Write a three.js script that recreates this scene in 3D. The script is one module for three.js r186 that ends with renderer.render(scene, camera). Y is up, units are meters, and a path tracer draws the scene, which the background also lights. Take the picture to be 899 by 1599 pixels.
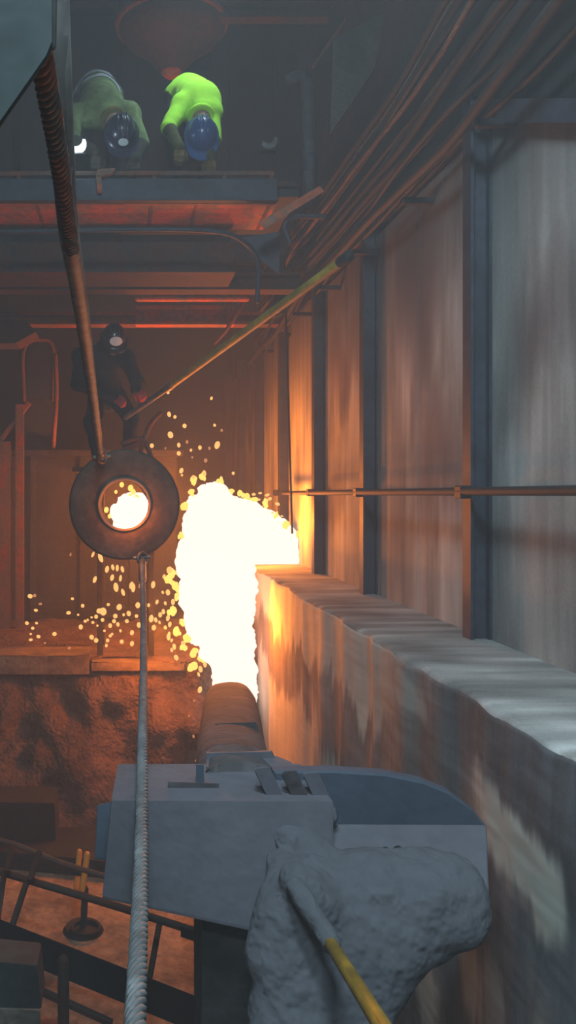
import * as THREE from 'three';
import { mergeGeometries, mergeVertices } from 'three/addons/utils/BufferGeometryUtils.js';
import { ConvexGeometry } from 'three/addons/geometries/ConvexGeometry.js';
import { RoundedBoxGeometry } from 'three/addons/geometries/RoundedBoxGeometry.js';
import { MarchingCubes } from 'three/addons/objects/MarchingCubes.js';
import { RectAreaLightUniformsLib } from 'three/addons/lights/RectAreaLightUniformsLib.js';

// ------------------------------------------------------------------ camera, light, exposure, haze
const EYE = 3.2, F = 1280, VX = 190, VY = 770;            // eye height; focal length and vanishing point in pixels
const scene = new THREE.Scene();
const camera = new THREE.PerspectiveCamera(2 * Math.atan(799.5 / F) * 180 / Math.PI, 899 / 1599, 0.05, 60);
camera.position.set(0, EYE, 0);
camera.lookAt(0, EYE, -10);
camera.setViewOffset(899, 1599, 449.5 - VX, 799.5 - VY, 899, 1599);   // shifted lens: the hall runs straight away from the camera
const renderer = new THREE.WebGLRenderer();
renderer.toneMapping = THREE.LinearToneMapping;
renderer.toneMappingExposure = 1.0;
renderer.shadowMap.enabled = true;
RectAreaLightUniformsLib.init();
scene.background = new THREE.Color(0x05070a);
scene.fog = new THREE.FogExp2(new THREE.Color(0.9, 0.9, 0.92), 0.02);
const V = (x, y, z) => new THREE.Vector3(x, y, z);
const FIRE = new THREE.Color(1, 0.235, 0.012), COOL = new THREE.Color(0.62, 0.87, 1.0);
function pointLight(color, power, p, radius) {
  const l = new THREE.PointLight(color, power, 0, 2);
  l.position.copy(p); l.castShadow = true; l.shadow.radius = radius / 0.02; l.name = 'fire_light'; scene.add(l); return l;
}
pointLight(FIRE, 4.5, V(1.14, EYE - 1.2, -7.55), 0.08);    // before the falling stream, beside the ledge
pointLight(FIRE, 7, V(0.42, EYE - 1.3, -7.75), 0.08);      // left of the stream
pointLight(FIRE, 9, V(1.55, EYE - 0.3, -9.0), 0.08);        // before the splash, by the wall
pointLight(FIRE, 23, V(0.42, EYE - 0.1, -9.45), 0.12);     // left of the splash
// two unseen lamps, out of view, placed to light the wall and foreground (their fittings are built further down)
const UNSEEN_BAYS = [[-0.2, 5.95, 1.1, 150], [0.3, 5.95, -1.4, 135]], UNSEEN_SPOT_AT = [0.95, 8.1, -6.2];
for (const [x, y, z, k] of UNSEEN_BAYS) {
  const l = new THREE.RectAreaLight(COOL, k, 0.9, 0.5);
  l.position.set(x, y - 0.02, z); l.lookAt(x + (z < 0 ? 1.5 : 0.25), z < 0 ? 2.6 : 0, z - (z < 0 ? 2.4 : 1.6)); l.name = 'unseen_bay_light'; scene.add(l);
}

{
  const l = new THREE.SpotLight(COOL, 16, 0, 0.42, 0.7, 2), [x, y, z] = UNSEEN_SPOT_AT;   // unseen lamp, out of view, placed to light the two bending workers
  l.position.set(x, y - 0.03, z); l.target.position.set(0.38, EYE + 3.2, -6.85); l.castShadow = true; l.shadow.radius = 4; l.name = 'unseen_spot_light'; scene.add(l, l.target);
}

// ------------------------------------------------------------------ helpers
const at = (px, py, d) => V((px - VX) / F * d, EYE + (VY - py) / F * d, -d);   // the point at distance d along the hall that lies at a pixel
let seed = 7;
const rnd = () => { seed = (seed * 1664525 + 1013904223) >>> 0; return seed / 4294967296; };
const hash = (x, y, s) => { let h = (x * 374761393 + y * 668265263 + s * 974634779) | 0; h = Math.imul(h ^ (h >>> 13), 1274126177); return ((h ^ (h >>> 16)) >>> 0) / 4294967296; };
const sm = (t) => t * t * (3 - 2 * t), clamp = (x, a = 0, b = 1) => Math.min(b, Math.max(a, x)), lerp = (a, b, t) => a + (b - a) * t;
const step = (a, b, x) => sm(clamp((x - a) / (b - a)));
function noise(x, y, s = 0, px = 0, py = 0) {
  const xi = Math.floor(x), yi = Math.floor(y), fx = sm(x - xi), fy = sm(y - yi);
  const w = (i, p) => (p ? ((i % p) + p) % p : i);
  const h = (i, j) => hash(w(i, px), w(j, py), s);
  return lerp(lerp(h(xi, yi), h(xi + 1, yi), fx), lerp(h(xi, yi + 1), h(xi + 1, yi + 1), fx), fy);
}
function fbm(x, y, s = 0, oct = 4, px = 0, py = 0) {
  let a = 0.5, t = 0, n = 0;
  for (let i = 0; i < oct; i++) { t += a * noise(x, y, s + i, px, py); n += a; a *= 0.5; x *= 2; y *= 2; px *= 2; py *= 2; }
  return t / n;
}
function noise3(x, y, z, s) { return (noise(x + z * 1.7, y - z * 0.6, s) + noise(y + x * 0.4 + 9, z + y * 0.3, s + 11) + noise(z - x * 0.5 + 5, x + 3, s + 23)) / 3; }
function texture(w, h, fn, srgb = true) {
  const d = new Uint8Array(w * h * 4);
  for (let j = 0; j < h; j++) for (let i = 0; i < w; i++) {
    const c = fn((i + 0.5) / w, (j + 0.5) / h), o = (j * w + i) * 4;
    for (let k = 0; k < 3; k++) d[o + k] = Math.round(255 * clamp(Array.isArray(c) ? c[k] : c));
    d[o + 3] = 255;
  }
  const t = new THREE.DataTexture(d, w, h);
  if (srgb) t.colorSpace = THREE.SRGBColorSpace;
  t.wrapS = t.wrapT = THREE.RepeatWrapping; t.magFilter = THREE.LinearFilter; t.minFilter = THREE.LinearMipmapLinearFilter; t.generateMipmaps = true; t.needsUpdate = true;
  return t;
}
// general dirt: tiles every metre
const grime = texture(512, 512, (u, v) => {
  const a = fbm(u * 5, v * 5, 3, 5, 5, 5), b = fbm(u * 24, v * 24, 9, 3, 24, 24), k = 0.62 + 0.5 * (a - 0.4) + 0.28 * (b - 0.5);
  return [k, k * 0.985, k * 0.97];
});
const grimeSoft = texture(512, 512, (u, v) => { const k = 0.86 + 0.16 * (fbm(u * 4, v * 4, 13, 5, 4, 4) - 0.5) + 0.1 * (fbm(u * 28, v * 28, 19, 3, 28, 28) - 0.5); return [k, k * 0.99, k * 0.985]; });
const rustMap = texture(512, 512, (u, v) => {
  const a = fbm(u * 6, v * 6, 31, 5, 6, 6), b = fbm(u * 30, v * 30, 41, 3, 30, 30), r = step(0.42, 0.62, a + 0.2 * (b - 0.5));
  return [lerp(0.62, 0.78, r) + 0.2 * (b - 0.5), lerp(0.6, 0.52, r) + 0.2 * (b - 0.5), lerp(0.6, 0.38, r) + 0.15 * (b - 0.5)];
});
const lumps = texture(512, 512, (u, v) => 0.6 * fbm(u * 8, v * 8, 51, 5, 8, 8) + 0.4 * fbm(u * 40, v * 40, 61, 2, 40, 40), false);
function mat(r, g, b, o = {}) {
  const m = new THREE.MeshStandardMaterial({ roughness: o.rough ?? 0.75, metalness: o.metal ?? 0, map: o.map === undefined ? grime : o.map, side: o.side ?? THREE.FrontSide });
  m.color.setRGB(r, g, b);
  if (o.bump) { m.bumpMap = lumps; m.bumpScale = o.bump; }
  if (o.vertex) m.vertexColors = true;
  return m;
}
const M = {
  floor: mat(0.62, 0.45, 0.3, { rough: 0.9, bump: 0.02 }),
  earth: mat(0.22, 0.13, 0.09, { rough: 0.95, bump: 0.05 }),
  kerb: mat(0.34, 0.24, 0.17, { rough: 0.85, bump: 0.01 }),
  soot: mat(0.035, 0.03, 0.028, { rough: 0.85, bump: 0.012 }),
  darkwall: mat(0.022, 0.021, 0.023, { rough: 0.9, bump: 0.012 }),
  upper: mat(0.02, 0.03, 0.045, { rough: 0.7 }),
  navy: mat(0.055, 0.07, 0.11, { rough: 0.6 }),
  navyDark: mat(0.01, 0.012, 0.017, { rough: 0.6 }),
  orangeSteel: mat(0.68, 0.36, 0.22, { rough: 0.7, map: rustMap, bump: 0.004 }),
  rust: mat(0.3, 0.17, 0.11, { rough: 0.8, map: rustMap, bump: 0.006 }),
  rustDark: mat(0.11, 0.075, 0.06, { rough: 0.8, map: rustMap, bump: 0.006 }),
  machine: mat(0.17, 0.165, 0.195, { map: grimeSoft, rough: 0.8, bump: 0.004 }),
  machineBlue: mat(0.085, 0.11, 0.155, { map: grimeSoft, rough: 0.75, bump: 0.003 }),
  dust: mat(0.15, 0.15, 0.17, { map: grimeSoft, rough: 0.98, bump: 0.022 }),
  nozzle: mat(0.17, 0.15, 0.16, { rough: 0.9, bump: 0.012 }),
  pedestal: mat(0.07, 0.06, 0.055, { rough: 0.9, bump: 0.01 }),
  steel: mat(0.36, 0.37, 0.38, { rough: 0.5, metal: 0.5, bump: 0.002 }),
  wire: mat(0.42, 0.44, 0.46, { rough: 0.6, metal: 0.25 }),
  wireRust: mat(0.36, 0.26, 0.22, { rough: 0.75, map: rustMap }),
  teal: mat(0.085, 0.118, 0.12, { rough: 0.7, bump: 0.003 }),
  yellow: mat(0.72, 0.42, 0.03, { rough: 0.55 }),
  yellowDull: mat(0.6, 0.5, 0.06, { rough: 0.55 }),
  cable: mat(0.035, 0.028, 0.026, { rough: 0.7 }),
  cableLight: mat(0.24, 0.15, 0.1, { rough: 0.7 }),
  black: mat(0.012, 0.012, 0.014, { rough: 0.8 }),
  white: mat(0.75, 0.78, 0.8, { rough: 0.5, map: null }),
  skin: mat(0.42, 0.25, 0.18, { rough: 0.6, map: null }),
  concreteBlock: mat(0.42, 0.38, 0.33, { rough: 0.9, bump: 0.01 }),
  orangePaint: mat(0.95, 0.36, 0.05, { rough: 0.5, map: null }),
};
const glow = (r, g, b) => { const m = new THREE.MeshStandardMaterial({ color: 0x000000, roughness: 1 }); m.emissive.setRGB(r, g, b); return m; };
M.hot = glow(1.7, 1.22, 1.02); M.hotEdge = glow(1.7, 0.95, 0.2); M.spark = glow(1.4, 0.66, 0.2); M.sparkDim = glow(0.6, 0.24, 0.1);

const taken = {};
const numbered = (n) => { const k = taken[n] = (taken[n] ?? -1) + 1; return k ? n + '_' + String(k).padStart(3, '0') : n; };
function uvBox(src) {                                        // uv in metres, each triangle laid out from its own direction
  if (!src.attributes.normal) src.computeVertexNormals();
  const g = src.index ? src.toNonIndexed() : src;
  const p = g.attributes.position, n = g.attributes.normal, uv = new Float32Array(p.count * 2);
  for (let t = 0; t < p.count; t += 3) {
    let nx = 0, ny = 0, nz = 0;
    for (let i = t; i < t + 3; i++) { nx += n.getX(i); ny += n.getY(i); nz += n.getZ(i); }
    nx = Math.abs(nx); ny = Math.abs(ny); nz = Math.abs(nz);
    for (let i = t; i < t + 3; i++) {
      const [a, b] = nx > ny && nx > nz ? [p.getZ(i), p.getY(i)] : ny > nz ? [p.getX(i), p.getZ(i)] : [p.getX(i), p.getY(i)];
      uv[2 * i] = a; uv[2 * i + 1] = b;
    }
  }
  g.setAttribute('uv', new THREE.BufferAttribute(uv, 2));
  return g;
}
function meta(o, label, category, group, kind) {
  if (label) o.userData.label = label;
  if (category) o.userData.category = category;
  if (group) o.userData.group = group;
  if (kind) o.userData.kind = kind;
  return o;
}
function thing(name, base, label, category, group, kind) {   // a Group at the thing's base; its children are the parts
  const o = new THREE.Group(); o.name = numbered(name); o.position.copy(base); scene.add(o);
  return meta(o, label, category, group, kind);
}
const inWorld = (o) => { const p = V(0, 0, 0); for (let q = o; q; q = q.parent) p.add(q.position); return p; };
function part(name, geo, m, parent, keepUV) {                // geometry is given in world places
  if (!keepUV) geo = uvBox(geo);
  const b = inWorld(parent);
  geo.translate(-b.x, -b.y, -b.z);
  const o = new THREE.Mesh(geo, m); o.name = name; o.castShadow = o.receiveShadow = true; parent.add(o);
  return o;
}
function single(name, geo, m, label, category, group, kind, keepUV) {
  if (!keepUV) geo = uvBox(geo);
  geo.computeBoundingBox();
  const b = geo.boundingBox, c = V((b.min.x + b.max.x) / 2, b.min.y, (b.min.z + b.max.z) / 2);
  geo.translate(-c.x, -c.y, -c.z);
  const o = new THREE.Mesh(geo, m); o.name = numbered(name); o.position.copy(c); o.castShadow = o.receiveShadow = true; scene.add(o);
  return meta(o, label, category, group, kind);
}
function box(x0, x1, y0, y1, z0, z1, b = 0.008) {
  const g = new RoundedBoxGeometry(x1 - x0, y1 - y0, Math.abs(z1 - z0), 1, Math.min(b, (x1 - x0) / 3, (y1 - y0) / 3, Math.abs(z1 - z0) / 3));
  g.translate((x0 + x1) / 2, (y0 + y1) / 2, (z0 + z1) / 2); return g;
}
function hull(pts, b = 0.012) {                              // chamfered convex block from its corners
  const c = pts.reduce((a, p) => a.add(p), V(0, 0, 0)).divideScalar(pts.length), out = [];
  for (const p of pts) for (const d of [V(1, 0, 0), V(0, 1, 0), V(0, 0, 1)]) out.push(p.clone().addScaledVector(d, -Math.sign(p.clone().sub(c).dot(d)) * b));
  const g = new ConvexGeometry(out); g.computeVertexNormals(); return g;
}
const block = (quad, d0, d1, quad2, b) => hull([...quad.map(([x, y]) => at(x, y, d0)), ...(quad2 || quad).map(([x, y]) => { if (quad2) return at(x, y, d1); const p = at(x, y, d0); p.z = -d1; return p; })], b);
function tube(pts, r, seg = 24, rad = 8, closed = false) {
  const c = pts.length === 2 ? new THREE.LineCurve3(...pts) : new THREE.CatmullRomCurve3(pts, closed);
  const g = new THREE.TubeGeometry(c, pts.length === 2 ? 1 : seg, r, rad, closed);
  if (closed) return g;
  const caps = [0, 1].map((t) => { const s = new THREE.SphereGeometry(r, rad, 5); const p = c.getPoint(t); s.translate(p.x, p.y, p.z); return s; });
  return mergeGeometries([g, ...caps]);
}
function bar(a, b, w, h) {                                   // straight square bar
  const L = a.distanceTo(b), g = new RoundedBoxGeometry(w, h, L, 1, Math.min(w, h) / 6);
  const m = new THREE.Matrix4().lookAt(a, b, V(0, 1, 0)); g.applyMatrix4(m); const c = a.clone().add(b).multiplyScalar(0.5); g.translate(c.x, c.y, c.z); return g;
}
function iBeam(w, h, tw, tf) {                               // I-section as a Shape, centred
  const s = new THREE.Shape(), a = w / 2, b = h / 2, c = tw / 2;
  [[-a, -b], [a, -b], [a, -b + tf], [c, -b + tf], [c, b - tf], [a, b - tf], [a, b], [-a, b], [-a, b - tf], [-c, b - tf], [-c, -b + tf], [-a, -b + tf]].forEach(([x, y], i) => (i ? s.lineTo(x, y) : s.moveTo(x, y)));
  return s;
}
const extrude = (s, d, bevel = 0.004) => new THREE.ExtrudeGeometry(s, { depth: d, bevelEnabled: bevel > 0, bevelSize: bevel, bevelThickness: bevel, bevelSegments: 1, curveSegments: 16 });
function beamX(x0, x1, yc, zc, w, h, tw = 0.02, tf = 0.025) { const g = extrude(iBeam(w, h, tw, tf), x1 - x0, 0.003); g.rotateY(Math.PI / 2); g.translate(x0, yc, zc); return g; }
function strandRope(pts, r, n, pitch, mtl, parent) {         // strands laid round a curve, each a part
  const c = new THREE.CatmullRomCurve3(pts), L = c.getLength(), steps = Math.round(L / pitch * 10);
  const fr = c.computeFrenetFrames(steps);
  for (let k = 0; k < n; k++) {
    const q = [];
    for (let i = 0; i <= steps; i++) {
      const a = k / n * 2 * Math.PI + i / steps * L / pitch * 2 * Math.PI, p = c.getPointAt(i / steps);
      q.push(p.addScaledVector(fr.normals[i], Math.cos(a) * r * 0.62).addScaledVector(fr.binormals[i], Math.sin(a) * r * 0.62));
    }
    part('strand', new THREE.TubeGeometry(new THREE.CatmullRomCurve3(q), steps, r * 0.42, 6), mtl, parent);
  }
}
// a field of tapered capsules meshed as one surface: bones = [a, b, ra, rb]
function blob(bones, cell, k = 0.04, bend) {
  const lo = V(1e9, 1e9, 1e9), hi = V(-1e9, -1e9, -1e9);
  for (const [a, b, ra, rb] of bones) { const r = Math.max(ra, rb) + 0.06; for (const p of [a, b]) { lo.min(p.clone().subScalar(r)); hi.max(p.clone().addScalar(r)); } }
  const c = lo.clone().add(hi).multiplyScalar(0.5), half = Math.max(hi.x - lo.x, hi.y - lo.y, hi.z - lo.z) / 2, N = Math.min(150, Math.ceil(2 * half / cell) + 4);
  const mc = new MarchingCubes(N, new THREE.MeshBasicMaterial(), false, false, 160000), h = half / (N / 2 - 2) * (N / 2);
  const B = bones.map(([a, b, ra, rb]) => { const dx = b.x - a.x, dy = b.y - a.y, dz = b.z - a.z; return [a.x, a.y, a.z, dx, dy, dz, 1 / Math.max(1e-9, dx * dx + dy * dy + dz * dz), ra, rb - ra]; });
  for (let z = 0, i = 0; z < N; z++) for (let y = 0; y < N; y++) for (let x = 0; x < N; x++, i++) {
    const X = c.x + (x - N / 2) / (N / 2) * h, Y = c.y + (y - N / 2) / (N / 2) * h, Z = c.z + (z - N / 2) / (N / 2) * h;
    let s = 0, best = 1e9;
    for (const q of B) {
      const ex = X - q[0], ey = Y - q[1], ez = Z - q[2], t = clamp((ex * q[3] + ey * q[4] + ez * q[5]) * q[6]);
      const ux = ex - t * q[3], uy = ey - t * q[4], uz = ez - t * q[5], d = Math.sqrt(ux * ux + uy * uy + uz * uz) - q[7] - t * q[8];
      if (d < best) best = d;
      if (d < k * 6) s += Math.exp(-d / k * 2.2);
    }
    let d = s > 1e-12 ? -Math.log(s) * k / 2.2 : best;
    if (bend) d += bend(X, Y, Z);
    mc.field[i] = -d;
  }
  mc.isolation = 0; mc.update();
  let g = new THREE.BufferGeometry();
  g.setAttribute('position', new THREE.BufferAttribute(mc.positionArray.slice(0, mc.count * 3), 3));
  g.scale(h, h, h); g.translate(c.x, c.y, c.z);
  g = mergeVertices(g, cell * 0.02); g.computeVertexNormals();
  return g;
}
function rough(g, amount, freq, s) {                         // push vertices about
  const p = g.attributes.position;
  if (!g.attributes.normal) g.computeVertexNormals();
  const n = g.attributes.normal;
  for (let i = 0; i < p.count; i++) {
    const x = p.getX(i), y = p.getY(i), z = p.getZ(i), d = (0.65 * noise3(x * freq, y * freq, z * freq, s) + 0.35 * noise3(x * freq * 2.7, y * freq * 2.7, z * freq * 2.7, s + 5) - 0.5) * 2 * amount;
    p.setXYZ(i, x + n.getX(i) * d, y + n.getY(i) * d, z + n.getZ(i) * d);
  }
  g.computeVertexNormals(); return g;
}

// ------------------------------------------------------------------ the hall
const LEDGE_TOP = EYE - 0.79, DECK = EYE + 2.45, BANK_TOP = EYE - 1.66, END = 15;
const S = (name, geo, m, keep) => single(name, geo, m, null, null, null, 'structure', keep);
S('floor', box(-2.9, 2.5, -0.25, 0, 4.2, -END - 0.3), M.floor);
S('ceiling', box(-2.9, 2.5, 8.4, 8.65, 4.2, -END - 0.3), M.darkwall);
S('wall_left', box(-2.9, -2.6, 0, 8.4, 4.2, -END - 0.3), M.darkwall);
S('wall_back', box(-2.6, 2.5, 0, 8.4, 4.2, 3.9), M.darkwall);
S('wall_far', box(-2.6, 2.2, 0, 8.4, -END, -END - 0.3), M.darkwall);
// right wall: backing, panels and uprights
const wallTex = texture(2048, 1024, (u, v) => {              // u: 0..10 m along the hall from the camera, v: 0..4 m up from 1 m below the eye
  const z = u * 10, y = v * 4 - 1;
  const fine = fbm(z * 13, y * 1.0, 71, 3), mid = fbm(z * 5, y * 0.9, 77, 4), cloud = fbm(z * 1.6, y * 1.3, 81, 4), grain = noise(z * 180, y * 90, 85);
  let k = 0.6 + 0.2 * (fine - 0.5) + 0.34 * (mid - 0.5) + 0.3 * (cloud - 0.5) + 0.05 * (grain - 0.5);
  // scorched patches
  const sp = (zc, yc, rz, ry) => Math.max(0, 1 - ((z - zc) / rz) ** 2 - ((y - yc - (mid - 0.5) * 0.9) / ry) ** 2);
  const burn = clamp(0.9 * sp(5.15, 0.15, 0.45, 0.62) + 0.85 * sp(5.55, 1.35, 0.5, 0.95) + 0.7 * sp(7.4, 1.15, 0.6, 0.5) + 0.6 * sp(7.6, 0.1, 0.5, 0.3) + 0.55 * sp(3.8, 0.9, 0.5, 0.4)) * (0.65 + 0.6 * (fine - 0.3));
  const pale = clamp(0.9 * sp(4.75, 1.2, 0.3, 0.5) + 0.8 * sp(4.9, -0.35, 0.28, 0.4) + 0.7 * sp(4.1, 0.15, 0.35, 0.35) + 0.5 * sp(6.7, 0.7, 0.25, 0.9));
  k = (k * (1 - 0.5 * burn) + 0.16 * pale) * (1 - 0.42 * step(0.9, 2.0, y + 0.7 * (mid - 0.5) + 0.4 * (cloud - 0.5)));   // darker towards the top, under the cables
  return [k * (1 - 0.02 * pale + 0.04 * burn), k * (1 - 0.09 * burn), k * (0.98 - 0.06 * burn + 0.02 * pale)];
});
wallTex.wrapS = THREE.MirroredRepeatWrapping; wallTex.wrapT = THREE.ClampToEdgeWrapping;
const wallBump = texture(512, 512, (u, v) => 0.7 * fbm(u * 40, v * 6, 91, 3, 40, 6) + 0.3 * fbm(u * 60, v * 60, 95, 2, 60, 60), false);
M.panel = new THREE.MeshStandardMaterial({ map: wallTex, roughness: 0.85, bumpMap: wallBump, bumpScale: 0.0015 });
M.panel.color.setRGB(1.0, 0.98, 0.96);
const wallUV = (g) => { const p = g.attributes.position, uv = new Float32Array(p.count * 2); for (let i = 0; i < p.count; i++) { uv[2 * i] = -p.getZ(i) / 10; uv[2 * i + 1] = (p.getY(i) - EYE + 1) / 4; } g.setAttribute('uv', new THREE.BufferAttribute(uv, 2)); return g; };
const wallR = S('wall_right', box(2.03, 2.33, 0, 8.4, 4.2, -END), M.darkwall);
const POSTS = [2.35, 4.41, 6.37, 8.0, 9.75, 11.45, 13.15, 14.85], PANEL_TOP = EYE + 2.0;
function wallPanel(d0, d1, y0, ta, tb) {                     // a sheet between two uprights, its top edge running from ta (near) to tb (far)
  const s = new THREE.Shape(); s.moveTo(d0, y0); s.lineTo(d1, y0); s.lineTo(d1, tb); s.lineTo(d0, ta);
  const g = extrude(s, 0.03, 0.006); g.rotateY(Math.PI / 2); g.translate(1.99, 0, 0); return wallUV(g);
}
for (let i = 0; i < POSTS.length - 1; i++) {
  const a = POSTS[i], b = POSTS[i + 1], mid = (a + b) / 2 + 0.1;
  if (i === 0) { part('panel', wallPanel(a, b - 0.02, LEDGE_TOP - 0.05, EYE + 1.1, EYE + 2.1), M.panel, wallR, true); continue; }
  part('panel', wallPanel(a + 0.02, mid - 0.006, LEDGE_TOP - 0.05, PANEL_TOP, PANEL_TOP), M.panel, wallR, true);
  part('panel', wallPanel(mid + 0.006, b - 0.02, LEDGE_TOP - 0.05, PANEL_TOP, PANEL_TOP), M.panel, wallR, true);
}
part('panel', wallPanel(-4, POSTS[0] - 0.02, LEDGE_TOP - 0.05, EYE + 0.9, EYE + 1.1), M.panel, wallR, true);
for (const d of POSTS) {                                     // I-section uprights standing on the ledge
  const g = extrude(iBeam(0.1, 0.115, 0.012, 0.014), PANEL_TOP + 0.15 - LEDGE_TOP, 0.002);
  g.rotateX(-Math.PI / 2); g.rotateY(Math.PI / 2); g.translate(1.935, LEDGE_TOP, -d - 0.05);
  part('upright', g, M.navy, wallR);
}
// ledge: concrete beam along the foot of the wall, ends at the fire
const ledgeTex = texture(2048, 1024, (u, v) => {             // u: 0..10 m along, v: 0..2.5 m; below 0.7 m the top, above it the face downwards
  const z = u * 10, w = v * 2.5;
  const grain = noise(z * 120, w * 120, 205);
  if (w < 0.7) {                                             // top: streaks across
    const s = fbm(z * 9, w * 1.4, 211, 4), c = fbm(z * 2.2, w * 2, 215, 3), k = 0.56 + 0.42 * (s - 0.5) + 0.35 * (c - 0.5) + 0.05 * (grain - 0.5);
    return [k, k * 0.985, k * 0.96];
  }
  const y = w - 0.7;                                         // metres below the edge
  const fine = fbm(z * 22, y * 1.6, 221, 3), mid = fbm(z * 5, y * 1.8, 225, 4), cl = fbm(z * 2.4 + y, y * 2.6, 229, 4);
  const wob = 0.3 * (fine - 0.5) + 0.34 * (noise(z * 7, y * 1.2, 233) - 0.5) + 0.2 * (cl - 0.5);
  const upper = step(0.06, -0.06, y - 0.42 + wob * 0.9) * step(3.7, 4.5, z), lower = step(-0.05, 0.1, y - 0.85 + wob) * step(4.6, 5.2, z) * 0.8;
  const spot = (zc, yc, rz, ry) => step(1.15, 0.5, Math.hypot((z - zc) / rz, (y - yc + (z - zc) * 0.25) / ry) + 1.1 * (mid - 0.5) + 0.5 * (fine - 0.5));
  const near = Math.max(spot(2.98, 0.4, 0.17, 0.17), spot(2.62, 0.46, 0.16, 0.16), spot(2.78, 0.4, 0.2, 0.12), spot(3.22, 1.12, 0.16, 0.24), spot(3.62, 1.42, 0.22, 0.26), spot(2.98, 1.1, 0.12, 0.2) * 0.6, spot(2.6, 1.05, 0.1, 0.2) * 0.5, spot(3.9, 0.15, 0.25, 0.1) * 0.5);
  const p = clamp(Math.max(upper * (0.75 + 0.5 * (mid - 0.3)), lower, near)), far = step(3.0, 4.2, z);
  const k = lerp(0.36, 0.47, far) + 0.14 * (fine - 0.5) + 0.34 * (cl - 0.5) + 0.04 * (grain - 0.5);
  return [lerp(k * lerp(0.98, 1.0, far), 0.84, p * 0.85), lerp(k * lerp(1.0, 0.92, far), 0.83, p * 0.85), lerp(k * lerp(1.03, 0.88, far), 0.77, p * 0.85)];
});
ledgeTex.wrapS = THREE.MirroredRepeatWrapping; ledgeTex.wrapT = THREE.ClampToEdgeWrapping;
M.ledge = new THREE.MeshStandardMaterial({ map: ledgeTex, roughness: 0.9, bumpMap: lumps, bumpScale: 0.012 });
M.ledge.color.setRGB(1, 1, 1);
{
  const N = 240, rows = [], pos = [], uv = [], idx = [];     // cross-section swept along the hall with an uneven edge
  const d0 = -3.9, d1 = 9.1;
  for (let i = 0; i <= N; i++) {
    const d = d0 + (d1 - d0) * (i / N), j = (noise(d * 3, 0.5, 251) - 0.5) * 0.05 + (noise(d * 11, 0.5, 252) - 0.5) * 0.025, x = lerp(1.33, 1.4, clamp(d / 9)) + j;
    const e = 0.02 + 0.03 * noise(d * 7, 2, 253);
    const sec = [[2.05, 0, 0], [x + 0.4, 0, 0.25], [x + e, -0.004, 0.66], [x + e * 0.3, -e * 0.3, 0.69], [x, -e, 0.72]];
    for (let k = 1; k <= 10; k++) { const y = e + (LEDGE_TOP - e) * k / 10; sec.push([x - 0.012 * k / 10 + (noise3(d * 4, y * 4, 1, 257) - 0.5) * 0.05, -y, 0.7 + y]); }
    for (const [X, y, w] of sec) { pos.push(X, LEDGE_TOP + y, -d); uv.push(d / 10, w / 2.5); }
    rows.push(sec.length);
  }
  const R = rows[0];
  for (let i = 0; i < N; i++) for (let k = 0; k < R - 1; k++) { const a = i * R + k, b = a + R; idx.push(a, a + 1, b, b, a + 1, b + 1); }
  for (const i of [0, N]) {                                  // the two ends
    const c = pos.length / 3; pos.push(2.05, 0, -(i ? d1 : d0)); uv.push(0.5, 0.9);
    for (let k = 0; k < R - 1; k++) i ? idx.push(i * R + k, i * R + k + 1, c) : idx.push(k + 1, k, c);
  }
  const g = new THREE.BufferGeometry(); g.setAttribute('position', new THREE.Float32BufferAttribute(pos, 3)); g.setAttribute('uv', new THREE.Float32BufferAttribute(uv, 2)); g.setIndex(idx); g.computeVertexNormals();
  S('trim_1', g, M.ledge, true);
}
// earth bank across the hall with a lip of concrete slabs
{
  const g = new THREE.PlaneGeometry(3.9, 4.6, 110, 110), p = g.attributes.position;     // unrolled: face first, then top
  for (let i = 0; i < p.count; i++) {
    const x = p.getX(i) + 1.95 - 2.57, t = 2.3 - p.getY(i);  // t: 0 at the far top ... 4.6 at the foot
    const H = BANK_TOP, far = 3.0;
    let y, d, n = fbm(x * 3, t * 3, 301, 5) - 0.5;
    if (t < far) { y = H + n * 0.16 * step(0, 0.5, far - t); d = 8.25 + (far - t) * 2.15; }
    else { const f = (t - far) / (4.6 - far); y = H * (1 - f); d = 8.25 - f * 0.45 + n * 0.4 + 0.25 * (fbm(x * 2.2 + t, t * 1.1, 311, 3) - 0.5); }
    p.setXYZ(i, x, y, -d);
  }
  g.computeVertexNormals();
  const bank = thing('earth_bank', V(-1, 0, -8.2), 'brown rough earth bank across the pit left of the molten stream', 'bank');
  part('face', g, M.earth, bank);
  const slab = (x0, x1, y0, y1, d, n) => part('slab', rough(new THREE.BoxGeometry(x1 - x0, y1 - y0, 0.5, 24, 4, 6).translate((x0 + x1) / 2, (y0 + y1) / 2, -d - 0.25), 0.015, 5, n), M.kerb, bank);
  slab(-2.5, -0.32, BANK_TOP - 0.13, BANK_TOP + 0.05, 8.1, 3); slab(-0.3, 0.62, BANK_TOP - 0.1, BANK_TOP - 0.02, 8.12, 4);
}

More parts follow.
